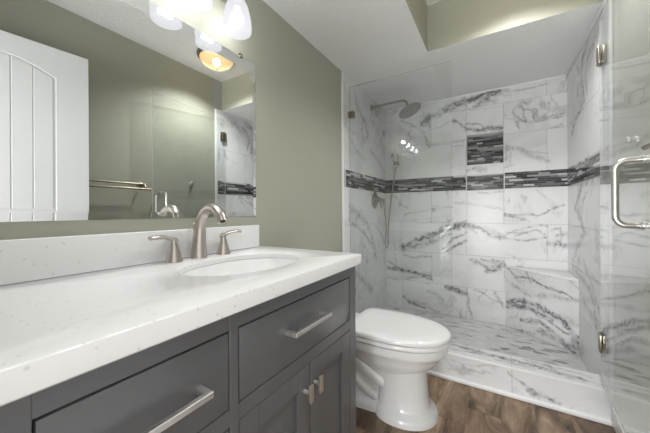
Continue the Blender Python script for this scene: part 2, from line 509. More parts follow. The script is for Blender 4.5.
VEINS = {
 'back': [
  ([(0.404, 1.953), (0.555, 2.025), (0.715, 2.061), (0.897, 2.097), (1.082, 2.119)], 0.035, 0.75),
  ([(0.518, 1.973), (0.663, 2.053)], 0.02, 0.5),
  ([(0.816, 2.115), (1.141, 2.097), (1.387, 2.098)], 0.008, 0.4),
  ([(0.689, 2.047), (0.816, 2.059), (0.945, 2.087), (1.037, 2.138)], 0.015, 0.6),
  ([(0.183, 2.001), (0.285, 1.932), (0.374, 1.888), (0.46, 1.695)], 0.012, 0.45),
  ([(0.47, 1.714), (0.599, 1.707), (0.764, 1.714)], 0.01, 0.4),
  ([(0.365, 1.849), (0.554, 1.869), (0.662, 1.928)], 0.008, 0.3),
  ([(0.671, 1.917), (0.79, 1.822), (0.88, 1.79), (0.959, 1.809), (1.066, 1.788)], 0.016, 0.75),
  ([(0.782, 1.87), (0.88, 1.845), (0.943, 1.789)], 0.012, 0.6),
  ([(0.671, 2.003), (0.857, 1.996), (1.067, 1.981)], 0.006, 0.25),
  ([(1.088, 1.863), (1.313, 1.79), (1.518, 1.819)], 0.007, 0.3),
  ([(1.313, 1.798), (1.366, 1.822), (1.518, 1.835)], 0.006, 0.3),
  ([(1.087, 1.617), (1.195, 1.578), (1.292, 1.516), (1.378, 1.474)], 0.022, 0.35),
  ([(1.087, 1.635), (1.265, 1.562), (1.378, 1.532)], 0.006, 0.35),
  ([(0.788, 1.44), (0.862, 1.443), (0.934, 1.428)], 0.016, 0.6),
  ([(0.661, 1.68), (0.756, 1.677)], 0.008, 0.3),
  ([(1.085, 1.038), (1.228, 1.017), (1.33, 1.024), (1.408, 1.07), (1.49, 1.102)], 0.008, 0.65),
  ([(1.085, 1.021), (1.15, 1.012), (1.221, 0.978)], 0.016, 0.75),
  ([(1.084, 0.977), (1.262, 0.962)], 0.006, 0.3),
  ([(0.676, 1.144), (0.877, 1.112), (1.077, 1.065)], 0.012, 0.25),
  ([(0.893, 1.221), (1.078, 1.223)], 0.01, 0.35),
  ([(0.198, 1.019), (0.457, 1.079), (0.658, 1.096)], 0.01, 0.25),
  ([(0.26, 0.957), (0.64, 1.01)], 0.006, 0.2),
  ([(0.815, 0.927), (0.908, 0.893), (0.986, 0.832), (1.054, 0.817)], 0.02, 0.75),
  ([(0.876, 0.919), (0.986, 0.886), (1.069, 0.818)], 0.03, 0.35),
  ([(1.054, 0.817), (1.192, 0.806), (1.375, 0.84)], 0.008, 0.6),
  ([(1.076, 0.827), (1.135, 0.882), (1.269, 0.92), (1.376, 0.931)], 0.007, 0.6),
  ([(1.099, 0.872), (1.192, 0.866), (1.303, 0.895), (1.362, 0.864)], 0.008, 0.5),
  ([(1.157, 0.839), (1.248, 0.885)], 0.007, 0.45),
  ([(1.394, 0.783), (1.439, 0.794), (1.489, 0.764)], 0.02, 0.85),
  ([(1.395, 0.906), (1.459, 0.908), (1.477, 0.868), (1.439, 0.851)], 0.009, 0.5),
  ([(0.186, 0.684), (0.279, 0.731), (0.437, 0.8), (0.595, 0.884), (0.769, 0.926)], 0.03, 0.85),
  ([(0.197, 0.664), (0.339, 0.704), (0.474, 0.762)], 0.035, 0.55),
  ([(0.594, 0.651), (0.682, 0.724), (0.777, 0.777)], 0.014, 0.75),
  ([(0.576, 0.689), (0.683, 0.81), (0.777, 0.861)], 0.012, 0.6),
  ([(0.455, 0.731), (0.639, 0.847)], 0.02, 0.5),
  ([(0.801, 0.624), (0.89, 0.581), (0.977, 0.544)], 0.018, 0.6),
  ([(0.891, 0.618), (0.985, 0.599), (1.068, 0.606)], 0.012, 0.6),
  ([(0.969, 0.526), (1.03, 0.559), (1.068, 0.571)], 0.03, 0.85),
  ([(0.826, 0.613), (0.954, 0.569)], 0.03, 0.3),
  ([(0.985, 0.617), (1.038, 0.533)], 0.012, 0.6),
  ([(0.024, 0.449), (0.174, 0.443), (0.288, 0.434), (0.463, 0.384)], 0.022, 0.75),
  ([(0.024, 0.513), (0.206, 0.446)], 0.012, 0.5),
  ([(0.186, 0.601), (0.258, 0.586), (0.464, 0.612)], 0.009, 0.55),
  ([(0.216, 0.364), (0.463, 0.413)], 0.018, 0.5),
  ([(0.023, 0.352), (0.153, 0.335)], 0.01, 0.4),
  ([(0.61, 0.319), (0.689, 0.316), (0.766, 0.28)], 0.022, 0.85),
  ([(0.184, 0.172), (0.256, 0.121), (0.395, 0.083)], 0.014, 0.75),
  ([(0.276, 0.145), (0.545, 0.071)], 0.01, 0.4),
  ([(0.791, 0.237), (0.799, 0.154), (0.831, 0.067)], 0.01, 0.5),
  ([(0.857, 0.33), (0.968, 0.274), (1.066, 0.245)], 0.009, 0.55),
  ([(1.006, 0.324), (1.074, 0.211)], 0.014, 0.5),
 ],
 'bench': [
  ([(0.026, 0.264), (0.149, 0.31), (0.276, 0.305), (0.376, 0.288), (0.456, 0.264), (0.506, 0.19), (0.553, 0.113)], 0.022, 0.9),
  ([(0.026, 0.229), (0.214, 0.273), (0.376, 0.235)], 0.02, 0.7),
  ([(0.018, 0.559), (0.099, 0.498), (0.231, 0.519), (0.349, 0.469), (0.469, 0.457), (0.554, 0.425)], 0.01, 0.75),
  ([(0.183, 0.549), (0.231, 0.487)], 0.012, 0.7),
  ([(0.018, 0.436), (0.214, 0.378), (0.404, 0.416), (0.554, 0.439)], 0.018, 0.35),
  ([(0.148, 0.152), (0.29, 0.188), (0.403, 0.126), (0.523, 0.064)], 0.02, 0.7),
  ([(0.327, 0.233), (0.43, 0.181), (0.553, 0.175)], 0.012, 0.7),
  ([(0.29, 0.126), (0.429, 0.093), (0.553, 0.092)], 0.025, 0.6),
  ([(0.061, 0.035), (0.252, 0.079)], 0.012, 0.5),
  ([(0.432, 0.681), (0.555, 0.508)], 0.01, 0.3),
  ([(0.253, 0.286), (0.554, 0.265)], 0.03, 0.35),
 ],
 'right': [
  ([(2.336, 2.095), (2.465, 2.049), (2.493, 1.928), (2.422, 1.765), (2.661, 1.708), (2.754, 1.629)], 0.03, 0.55),
  ([(2.305, 2.037), (2.396, 1.922), (2.353, 1.779)], 0.015, 0.45),
  ([(2.596, 2.068), (2.444, 1.883), (2.548, 1.745)], 0.012, 0.5),
  ([(2.507, 1.209), (2.616, 1.131), (2.675, 1.075), (2.511, 0.993), (2.438, 0.917), (2.567, 0.819)], 0.03, 0.55),
  ([(2.387, 1.169), (2.563, 1.026), (2.369, 0.903)], 0.012, 0.45),
  ([(2.606, 0.815), (2.776, 0.639), (2.572, 0.604), (2.331, 0.578), (2.23, 0.502), (2.194, 0.397)], 0.03, 0.5),
  ([(2.442, 0.722), (2.249, 0.586), (2.138, 0.489)], 0.02, 0.5),
  ([(2.166, 0.947), (2.134, 0.77)], 0.04, 0.3),
  ([(2.471, 0.466), (2.334, 0.429), (2.157, 0.427)], 0.02, 0.45),
 ],
 'left': [
  ([(2.147, 2.065), (2.205, 1.949), (2.354, 1.887), (2.399, 1.825)], 0.03, 0.35),
  ([(2.332, 1.862), (2.287, 1.77), (2.352, 1.687), (2.446, 1.762), (2.377, 1.856)], 0.012, 0.6),
  ([(2.493, 1.64), (2.703, 1.578), (2.88, 1.477)], 0.02, 0.35),
  ([(2.048, 1.664), (2.18, 1.566), (2.395, 1.531)], 0.02, 0.3),
  ([(2.06, 1.112), (2.214, 1.028), (2.388, 0.971), (2.531, 0.784), (2.634, 0.596)], 0.03, 0.4),
  ([(2.095, 0.955), (2.341, 0.873), (2.53, 0.717)], 0.015, 0.45),
  ([(2.091, 0.592), (2.291, 0.451), (2.525, 0.305)], 0.03, 0.4),
  ([(2.638, 0.923), (2.838, 0.777), (2.865, 0.52)], 0.02, 0.4),
 ],
 'curb': [
  ([(1.071, 0.137), (1.136, 0.089), (1.186, 0.067), (1.208, 0.057), (1.301, 0.036)], 0.008, 0.65),
  ([(1.164, 0.065), (1.199, 0.054), (1.221, 0.051)], 0.015, 0.55),
  ([(0.707, 0.12), (0.878, 0.123), (1.032, 0.161)], 0.006, 0.3),
  ([(0.754, 0.063), (0.931, 0.06)], 0.006, 0.2),
 ],
}


# ------------------------------------------------------------------ the room
bm = BM(); box(bm, -0.12, XR + 0.12, -2.2, YF, -0.1, 0.0); struct('floor', bm, M_floor)
bm = BM(); box(bm, -0.12, 0.0, -0.13, YF, 0.0, ZC + 0.1); struct('wall_left', bm, M_green)
bm = BM(); box(bm, XR, XR + 0.12, -0.13, YF, 0.0, ZC + 0.1); struct('wall_right', bm, M_green)
# rear wall with the doorway the picture is taken from
bm = BM()
box(bm, 0.0, 0.60, -0.13, -0.02, 0.0, ZC + 0.1); box(bm, 1.40, XR, -0.13, -0.02, 0.0, ZC + 0.1); box(bm, 0.60, 1.40, -0.13, -0.02, 2.09, ZC + 0.1)
struct('wall_rear', bm, M_green)
bm = BM()
box(bm, 0.60, 0.612, -0.135, -0.015, 0, 2.09); box(bm, 1.388, 1.40, -0.135, -0.015, 0, 2.09); box(bm, 0.612, 1.388, -0.135, -0.015, 2.078, 2.09)
struct('trim_4', bm, M_trim)
bm = BM()
box(bm, -0.12, 0.0, -2.2, -0.13, 0, ZC); box(bm, XR, XR + 0.12, -2.2, -0.13, 0, ZC); box(bm, -0.12, XR + 0.12, -2.3, -2.2, 0, ZC)
struct('wall_hall', bm, M_hall)
bm = BM(); box(bm, -0.12, XR + 0.12, -2.3, YF + 0.3, ZC, ZC + 0.1); struct('ceiling', bm, M_ceil)
# dropped soffit: along the vanity wall and over the shower; its upright faces are green
bm = BM()
box(bm, 0.0, SX, -0.02, SY, ZS, ZC); box(bm, 0.0, XR, SY, YB + 0.1, ZS, ZC)
for f in bm.faces:
    if abs(f.normal.z) < 0.5: f.material_index = 1
bm.normal_update()
for f in bm.faces: f.material_index = 1 if abs(f.normal.z) < 0.5 else 0
struct('ceiling_soffit', bm, [M_ceil, M_green])

# shower carcass behind the tiles
bm = BM()
box(bm, -0.12, -0.002, YF, YB + 0.12, 0, ZC)
struct('wall_shower_left_backing', bm, M_grout)
bm = BM(); box(bm, XR + 0.002, XR + 0.12, YF, YB + 0.12, 0, ZC); struct('wall_shower_right_backing', bm, M_grout)
SF = 0.052   # shower floor level
J0 = [0.176, 0.777, 1.378]; J1 = [-0.125, 0.473, 1.076]
rows = [(SF, 0.346, J0), (0.346, 0.647, J1), (0.647, 0.945, J0), (0.945, BAND0, J1), (BAND1, 1.728, J0), (1.728, 2.008, J1), (2.008, ZS, J0)]
niche_lo = (NX0, NX1, BAND0 - 0.006, BAND1 - 0.008); niche_hi = (NX0, NX1, 1.482, 1.758)
rects = rows_to_rects(0.0, XR, rows, [niche_lo, niche_hi]) + [(NX0, NX1, BAND1 - 0.008, BAND1)]
def back_strips():
    return [(0, NX0, 0, ZS), (NX1, XR, 0, ZS), (NX0, NX1, 0, niche_lo[2]), (NX0, NX1, niche_lo[3], niche_hi[2]), (NX0, NX1, niche_hi[3], ZS)]
tag(tiled('wall_shower_back', (0, YB, 0), (1, 0, 0), (0, 0, 1), rects, VEINS['back'], backing=back_strips()), kind='structure')
# niche boxes (white lined recess) with mosaic at the back
ND = 0.085
bm = BM()
for (a, b_, c, d) in (niche_lo, niche_hi):
    quad(bm, [(a, YB, c), (b_, YB, c), (b_, YB + ND, c), (a, YB + ND, c)])
    quad(bm, [(a, YB, d), (a, YB + ND, d), (b_, YB + ND, d), (b_, YB, d)])
    quad(bm, [(a, YB, c), (a, YB + ND, c), (a, YB + ND, d), (a, YB, d)])
    quad(bm, [(b_, YB, c), (b_, YB, d), (b_, YB + ND, d), (b_, YB + ND, c)])
    quad(bm, [(a, YB + ND, c), (b_, YB + ND, c), (b_, YB + ND, d), (a, YB + ND, d)])
    t = 0.006   # slim metal edge round the opening
    for (p, q, r, s) in ((a - t, a, c - t, d + t), (b_, b_ + t, c - t, d + t), (a, b_, c - t, c), (a, b_, d, d + t)):
        box(bm, p, q, YB - 0.006, YB + 0.004, r, s, 0.001, 1)
struct('trim_5', bm, M_trim)
mosaic('wall_niche_mosaic', (0, YB + ND, 0), (1, 0, 0), (0, 0, 1), NX0, NX1, niche_hi[2], niche_hi[3], 31, 0.0145)
mosaic('wall_niche_mosaic_low', (0, YB + ND, 0), (1, 0, 0), (0, 0, 1), NX0, NX1, niche_lo[2], niche_lo[3], 32, 0.0145)
mosaic('wall_band_back', (0, YB, 0), (1, 0, 0), (0, 0, 1), 0.006, NX0 - 0.006, BAND0, BAND1, 11)
mosaic('wall_band_back_right', (0, YB, 0), (1, 0, 0), (0, 0, 1), NX1 + 0.006, XR - 0.004, BAND0, BAND1, 12)
# side walls of the shower
def side_rows(y0, js0, js1):
    return [(a, b_, js0 if i % 2 == 0 else js1) for i, (a, b_, _) in enumerate(rows)]
rl = rows_to_rects(YF + 0.03, YB - 0.004, side_rows(0, [2.31], [2.02, 2.62]))
tag(tiled('wall_shower_left', (0, 0, 0), (0, 1, 0), (0, 0, 1), rl, VEINS['left'], backing=[(YF, YB, 0, ZS)]), kind='structure')
RV = [([(-p[0], p[1]) for p in pts], w, s) for pts, w, s in VEINS['right']]
rr = rows_to_rects(-(YB - 0.004), -(YF + 0.03), side_rows(0, [-2.32], [-2.62, -2.02]))
tag(tiled('wall_shower_right', (XR, 0, 0), (0, -1, 0), (0, 0, 1), rr, RV, backing=[(-YB, -YF, 0, ZS)]), kind='structure')
mosaic('wall_band_left', (0, 0, 0), (0, 1, 0), (0, 0, 1), 1.99, YB - 0.004, BAND0, BAND1, 13)
mosaic('wall_band_right', (XR, 0, 0), (0, -1, 0), (0, 0, 1), -(YB - 0.004), -1.945, BAND0, BAND1, 14)
bm = BM(); box(bm, 0.004, XR - 0.004, YF + 0.12, YB - 0.004, 0.0, SF); struct('floor_shower', bm, M_mosaic_floor)
# white pencil trims at the ends of the tile, and along the top
bm = BM(); box(bm, 0.0, 0.012, YF, YF + 0.028, 0.0, ZS - 0.001, 0.004, 3); struct('trim_1', bm, M_trim, 40)
bm = BM(); box(bm, XR - 0.012, XR, YF, YF + 0.028, 0.0, ZS - 0.001, 0.004, 3); struct('trim_2', bm, M_trim, 40)
bm = BM(); box(bm, 0.005, XR - 0.005, YB - 0.012, YB, ZS - 0.014, ZS - 0.001, 0.003, 2); box(bm, XR - 0.014, XR - 0.004, YF + 0.03, YB - 0.01, ZS - 0.016, ZS - 0.001, 0.003, 2)
struct('trim_3', bm, M_trim, 40)
# curb: marble front and top, white edge strips
CZ, CY1 = 0.166, YF + 0.165
bm = BM(); box(bm, 0.012, XR - 0.012, YF + 0.006, CY1, 0.0, CZ - 0.004); struct('floor_curb_core', bm, M_grout)
cr = rows_to_rects(0.014, XR - 0.012, [(0.018, CZ - 0.008, [0.49, 1.09])])
tag(tiled('wall_curb_front', (0, YF + 0.006, 0), (1, 0, 0), (0, 0, 1), cr, VEINS['curb'], res=0.006), kind='structure')
cr = rows_to_rects(0.014, XR - 0.012, [(YF + 0.012, CY1, [0.49, 1.09])])
tag(tiled('floor_curb_top', (0, 0, CZ - 0.004), (1, 0, 0), (0, 1, 0), cr, [([(0.30, 1.99), (0.55, 1.975), (0.80, 1.99), (1.0, 2.01)], .02, .55), ([(0.82, 2.03), (1.05, 2.015), (1.25, 1.99), (1.40, 1.965)], .022, .7), ([(0.60, 2.045), (0.75, 2.03), (0.92, 2.045)], .02, .55), ([(1.0, 1.97), (1.2, 1.955)], .01, .4), ([(1.15, 2.05), (1.45, 2.02)], .012, .4)], res=0.008), kind='structure')
bm = BM()
box(bm, 0.012, XR - 0.012, YF, YF + 0.014, CZ - 0.010, CZ + 0.002, 0.003, 2)
box(bm, 0.0, XR, YF - 0.014, YF + 0.008, 0.0, 0.022, 0.006, 3)
struct('trim_6', bm, M_trim, 40)
# short baseboard on the wall between vanity and shower
bm = BM(); box(bm, 0.0, 0.014, VY1 + 0.02, YF, 0.0, 0.10, 0.004, 2); struct('baseboard_left', bm, M_trim, 40)
bm = BM(); box(bm, XR - 0.014, XR, 0.0, YF - 0.002, 0.0, 0.10, 0.004, 2); struct('baseboard_right', bm, M_trim, 40)

# ------------------------------------------------------------------ corner bench in the shower
BA, BB = Vector((1.083, YB, 0)), Vector((XR, 2.57, 0))
BZ = 0.572
t = thing('corner_bench', 'triangular marble tiled corner bench inside the shower under the mosaic band', 'bench', (XR, YB, SF))
bd = (BB - BA); BL = bd.length; bd.normalize()
g = 0.006
o = tiled('front_panel', BA + Vector((0, 0, 0)), bd, (0, 0, 1), [(0.004, BL - 0.004, SF, BZ - 0.008)], VEINS['bench'], res=0.006, parent=t)
bm = BM(); prism(bm, [(BA.x + 0.02, YB - g), (XR - g, 2.57 + 0.015), (XR - g, YB - g)], SF, BZ - 0.002); obj('core', bm, M_grout, t, None)
bm = BM(); prism(bm, [(BA.x + 0.006, YB - g), (XR - g, 2.57 + 0.003), (XR - g, YB - g)], BZ - 0.002, BZ + 0.006, 0.002); obj('seat_top', bm, M_marble, t, 30)
bm = BM()
mwf = Matrix.Translation(BA) @ Matrix(((bd.x, -bd.y, 0, 0), (bd.y, bd.x, 0, 0), (0, 0, 1, 0), (0, 0, 0, 1)))
box(bm, 0.006, BL - 0.006, -0.008, 0.004, BZ - 0.009, BZ + 0.007, 0.003, 2, 0, mwf)
obj('edge_trim', bm, M_trim, t)


# ------------------------------------------------------------------ vanity cabinet
CX = 0.53              # face of the cabinet
van = thing('vanity_cabinet', 'charcoal grey bathroom vanity cabinet with drawers and two doors under the white worktop', 'vanity', (0.27, 0.51, 0))
bm = BM()
box(bm, 0.012, 0.512, VY0, VY0 + 0.018, 0.0, 0.848); box(bm, 0.012, 0.512, 1.012, 1.030, 0.0, 0.848)
box(bm, 0.012, 0.512, VY0 + 0.018, 1.012, 0.10, 0.118); box(bm, 0.012, 0.022, VY0 + 0.018, 1.012, 0.118, 0.848)
obj('carcass', bm, M_cab, van)
bm = BM(); box(bm, 0.47, 0.486, VY0 + 0.018, 1.012, 0.118, 0.848); obj('gap_shade_panel', bm, M_cab_shade, van)  # sheet painted dark as the shade behind drawer and door gaps
bm = BM(); box(bm, 0.44, 0.452, VY0 + 0.018, 1.012, 0.0, 0.10); obj('toe_kick', bm, M_cab, van)
S = [(VY0, 0.106), (0.404, 0.428), (0.980, 1.030)]       # stiles
bm = BM()
for a, b_ in S: box(bm, 0.487, CX, a, b_, 0.10, 0.848, 0.0015, 1)
for c, d in ((0.806, 0.848), (0.600, 0.637), (0.10, 0.125)):
    for a, b_ in ((0.106, 0.404), (0.428, 0.980)): box(bm, 0.487, CX - 0.0006, a - 0.001, b_ + 0.001, c, d, 0.0012, 1)
box(bm, 0.487, CX - 0.0006, 0.106, 0.404, 0.352, 0.378, 0.0012, 1)
obj('face_frame', bm, M_cab, van, 30)

def bar_handle(parent, y0, y1, z, name='handle'):
    bm = BM()
    box(bm, CX + 0.027, CX + 0.038, y0, y1, z - 0.006, z + 0.006, 0.0010, 1)
    for y in (y0 + 0.006, y1 - 0.006): box(bm, CX - 0.002, CX + 0.030, y - 0.0065, y + 0.0065, z - 0.006, z + 0.006, 0.0010, 1)
    return obj(name, bm, M_satin, parent)

def drawer(y0, y1, z0, z1, handle=None):
    g = 0.0028
    bm = BM(); box(bm, 0.496, CX - 0.001, y0 + g, y1 - g, z0 + g, z1 - g * 1.3, 0.002, 2)
    d = obj('drawer', bm, M_cab, van)
    if handle: bar_handle(d, *handle)
    return d
drawer(0.106, 0.404, 0.637, 0.806, (0.118, 0.336, 0.722))
drawer(0.106, 0.404, 0.378, 0.600, (0.118, 0.336, 0.49))
drawer(0.106, 0.404, 0.125, 0.352, (0.118, 0.336, 0.24))
drawer(0.428, 0.980, 0.637, 0.806, (0.588, 0.776, 0.733))

def cab_door(y0, y1, z0, z1, knob_y):
    g, st = 0.0022, 0.058
    a, b_, c, d = y0 + g, y1 - g, z0 + g, z1 - g
    bm = BM()
    box(bm, 0.508, CX - 0.001, a, a + st, c, d, 0.0015, 1); box(bm, 0.508, CX - 0.001, b_ - st, b_, c, d, 0.0015, 1)
    box(bm, 0.508, CX - 0.0012, a + st, b_ - st, c, c + st, 0.0015, 1); box(bm, 0.508, CX - 0.0012, a + st, b_ - st, d - st, d, 0.0015, 1)
    dr = obj('door', bm, M_cab, van)
    bm = BM(); box(bm, 0.505, CX - 0.011, a + st + 0.003, b_ - st - 0.0035, c + st + 0.003, d - st - 0.003)
    obj('panel', bm, M_cab, dr)
    bm = BM()
    box(bm, CX + 0.019, CX + 0.027, knob_y - 0.0095, knob_y + 0.0095, 0.503, 0.553, 0.0010, 1)
    lathe(bm, [(0.006, 0), (0.0055, 0.021)], 14, mw=axis_matrix((CX - 0.002, knob_y, 0.528), (1, 0, 0)))
    obj('knob', bm, M_satin, dr)
cab_door(0.428, 0.706, 0.125, 0.600, 0.676)
cab_door(0.706, 0.980, 0.125, 0.600, 0.730)

# ------------------------------------------------------------------ worktop with oval cut-out, backsplash, basin
SCX, SCY, SAX, SAY = 0.288, 0.672, 0.150, 0.217
CTX, CT0, CT1 = 0.556, 0.002, 1.042
poly = []
def arc(cx, cy, r, a0, a1, k):
    return [(cx + r * math.cos(a0 + (a1 - a0) * i / k), cy + r * math.sin(a0 + (a1 - a0) * i / k)) for i in range(k + 1)]
def seg(p, q, k): return [(p[0] + (q[0] - p[0]) * i / k, p[1] + (q[1] - p[1]) * i / k) for i in range(1, k)]
r = 0.014
crn = arc(CTX - r, CT1 - r, r, 0, PI / 2, 5)
poly = [(CTX, CT0)] + seg((CTX, CT0), crn[0], 24) + crn + seg(crn[-1], (0.002, CT1), 16) + [(0.002, CT1)] + seg((0.002, CT1), (0.002, CT0), 24) + [(0.002, CT0)] + seg((0.002, CT0), (CTX, CT0), 14)
poly.sort(key=lambda p: math.atan2(p[1] - SCY, p[0] - SCX))
def ell(sx, sy, z):
    R = []
    for p in poly:
        a = math.atan2((p[1] - SCY) / sy, (p[0] - SCX) / sx)
        R.append((SCX + sx * math.cos(a), SCY + sy * math.sin(a), z))
    return R
def out(inset, z):
    return [(min(max(x, 0.002 + inset), CTX - inset), min(max(y, CT0 + inset), CT1 - inset), z) for x, y in poly]
ZB = 0.849
ZI = 0.871              # the slab is thin at the cut-out, thick at its mitred edge
rings = [ell(SAX, SAY, ZI), ell(SAX, SAY, ZCT - 0.004), ell(SAX + 0.0012, SAY + 0.0012, ZCT - 0.0012), ell(SAX + 0.004, SAY + 0.004, ZCT),
         out(0.005, ZCT), out(0.0015, ZCT - 0.0015), out(0, ZCT - 0.005), out(0, ZB + 0.003), out(0.003, ZB), ell(SAX + 0.036, SAY + 0.036, ZB), ell(SAX + 0.036, SAY + 0.036, ZI), ell(SAX, SAY, ZI)]
bm = BM(); loft(bm, rings, cap=False); bmesh.ops.remove_doubles(bm, verts=bm.verts, dist=1e-5)
bmesh.ops.recalc_face_normals(bm, faces=bm.faces)
tag(obj('countertop', bm, M_quartz, None, 40), 'long white speckled quartz worktop with an oval sink cut-out', 'countertop')
bm = BM(); box(bm, 0.002, 0.022, CT0, 1.010, ZCT + 0.0005, 0.996, 0.003, 3)
tag(obj('backsplash', bm, M_quartz, None, 40), 'low white speckled quartz upstand along the green wall behind the faucet', 'backsplash')

sk = thing('sink', 'white oval undermount basin set below the quartz worktop', 'sink', (SCX, SCY, ZI - 0.001))
def el2(s, z, k=56): return [(SCX + (SAX + s) * math.cos(2 * PI * i / k), SCY + (SAY + s) * math.sin(2 * PI * i / k), z) for i in range(k)]
def el3(f, z, k=56): return [(SCX + SAX * f * math.cos(2 * PI * i / k), SCY + SAY * f * math.sin(2 * PI * i / k), z) for i in range(k)]
zt = ZI - 0.0012
rings = [el2(0.022, zt), el2(0.001, zt), el3(0.985, zt - 0.006), el3(0.95, zt - 0.020), el3(0.88, zt - 0.042), el3(0.77, zt - 0.066), el3(0.62, zt - 0.088), el3(0.42, zt - 0.105), el3(0.22, zt - 0.113), el3(0.12, zt - 0.115),
         el3(0.12, zt - 0.124), el3(0.42, zt - 0.115), el3(0.66, zt - 0.098), el3(0.85, zt - 0.070), el3(0.97, zt - 0.036), el2(0.008, zt - 0.013), el2(0.022, zt - 0.012), el2(0.022, zt)]
bm = BM(); loft(bm, rings, cap=False); bmesh.ops.recalc_face_normals(bm, faces=bm.faces); obj('basin', bm, M_porcelain, sk, 50)
bm = BM(); lathe(bm, [(0.0, -0.0), (0.021, 0.0), (0.021, 0.003), (0.012, 0.005), (0.0001, 0.005)], 24, (SCX, SCY, zt - 0.1155), True); obj('drain', bm, M_nickel, sk)

# ------------------------------------------------------------------ widespread faucet
FX, FY = 0.064, 0.652
fa = thing('faucet', 'brushed nickel widespread faucet with arched spout and two lever handles', 'faucet', (FX, FY, ZCT))
bm = BM()
path = smooth_path([(FX, FY, ZCT + 0.0005), (FX, FY, ZCT + 0.03), (FX + 0.002, FY, ZCT + 0.075), (FX + 0.009, FY, ZCT + 0.122), (FX + 0.027, FY, ZCT + 0.162), (FX + 0.060, FY, ZCT + 0.184), (FX + 0.096, FY, ZCT + 0.180), (FX + 0.122, FY, ZCT + 0.160), (FX + 0.134, FY, ZCT + 0.138)], 8)
tube(bm, path, interp([0.0290, 0.0268, 0.0235, 0.0198, 0.0170, 0.0164, 0.0168, 0.0172, 0.0170], len(path)), 24, up=(0, 1, 0))
lathe(bm, [(0.0295, 0), (0.0295, 0.003), (0.028, 0.006)], 28, (FX, FY, ZCT + 0.0004))
obj('spout', bm, M_nickel, fa, 50)
bm = BM(); lathe(bm, [(0.0100, 0), (0.0100, 0.002)], 18, mw=axis_matrix(Vector(path[-1]) + Vector((0.0005, 0, -0.0005)), (0.35, 0, -0.93))); obj('aerator', bm, M_black, fa)
bm = BM(); tube(bm, [(FX - 0.031, FY, ZCT + 0.0005), (FX - 0.031, FY, ZCT + 0.118)], 0.0025, 8); lathe(bm, [(0.002, 0), (0.0055, 0.004), (0.0055, 0.012), (0.003, 0.015)], 12, (FX - 0.031, FY, ZCT + 0.116)); obj('lift_rod', bm, M_nickel, fa)
def faucet_handle(y, s):
    bm = BM()
    lathe(bm, [(0.0285, 0), (0.0285, 0.003), (0.0265, 0.008), (0.0225, 0.022), (0.0165, 0.042), (0.0125, 0.058), (0.0110, 0.068), (0.0118, 0.074), (0.0118, 0.080), (0.006, 0.084)], 28, (FX, y, ZCT + 0.0004))
    h = obj('handle', bm, M_nickel, fa, 50)
    bm = BM()
    p = smooth_path([(FX, y - s * 0.011, ZCT + 0.071), (FX, y + s * 0.010, ZCT + 0.080), (FX + 0.002, y + s * 0.034, ZCT + 0.087), (FX + 0.005, y + s * 0.060, ZCT + 0.089), (FX + 0.008, y + s * 0.082, ZCT + 0.087)], 6)
    tube(bm, p, interp([0.0095, 0.0120, 0.0105, 0.0120, 0.0105], len(p)), 16, flat=0.62, up=(0, 0, 1))
    obj('lever', bm, M_nickel, h, 50)
faucet_handle(0.556, -1); faucet_handle(0.762, 1)

# ------------------------------------------------------------------ frameless mirror on clips
MY0, MY1, MZ0, MZ1 = 0.03, 1.005, 1.0386, 1.784
mi = thing('wall_mirror', 'wide mirror with a slanted glass edge above the white upstand, reflecting the room door', 'mirror', (0.0, 0.52, MZ0))
def rr_(i, x): return [(x, MY0 + i, MZ0 + i), (x, MY1 - i, MZ0 + i), (x, MY1 - i, MZ1 - i), (x, MY0 + i, MZ1 - i)]
bm = BM(); loft(bm, [rr_(0, 0.0008), rr_(0, 0.0046), rr_(0.022, 0.0061)], cap=True); obj('glass', bm, M_mirror, mi, None)
for k, (y, z, s) in enumerate([(0.912, MZ1, 1), (0.16, MZ1, 1)]):
    bm = BM(); box(bm, 0.0006, 0.0085, y - 0.009, y + 0.009, z + (0.0006 if s > 0 else -0.012), z + (0.012 if s > 0 else -0.0006), 0.0012, 2)
    box(bm, 0.0066, 0.0088, y - 0.009, y + 0.009, z - 0.006 if s > 0 else z - 0.003, z + 0.003 if s > 0 else z + 0.006, 0.0006, 1)
    obj('clip', bm, M_bronze, mi)

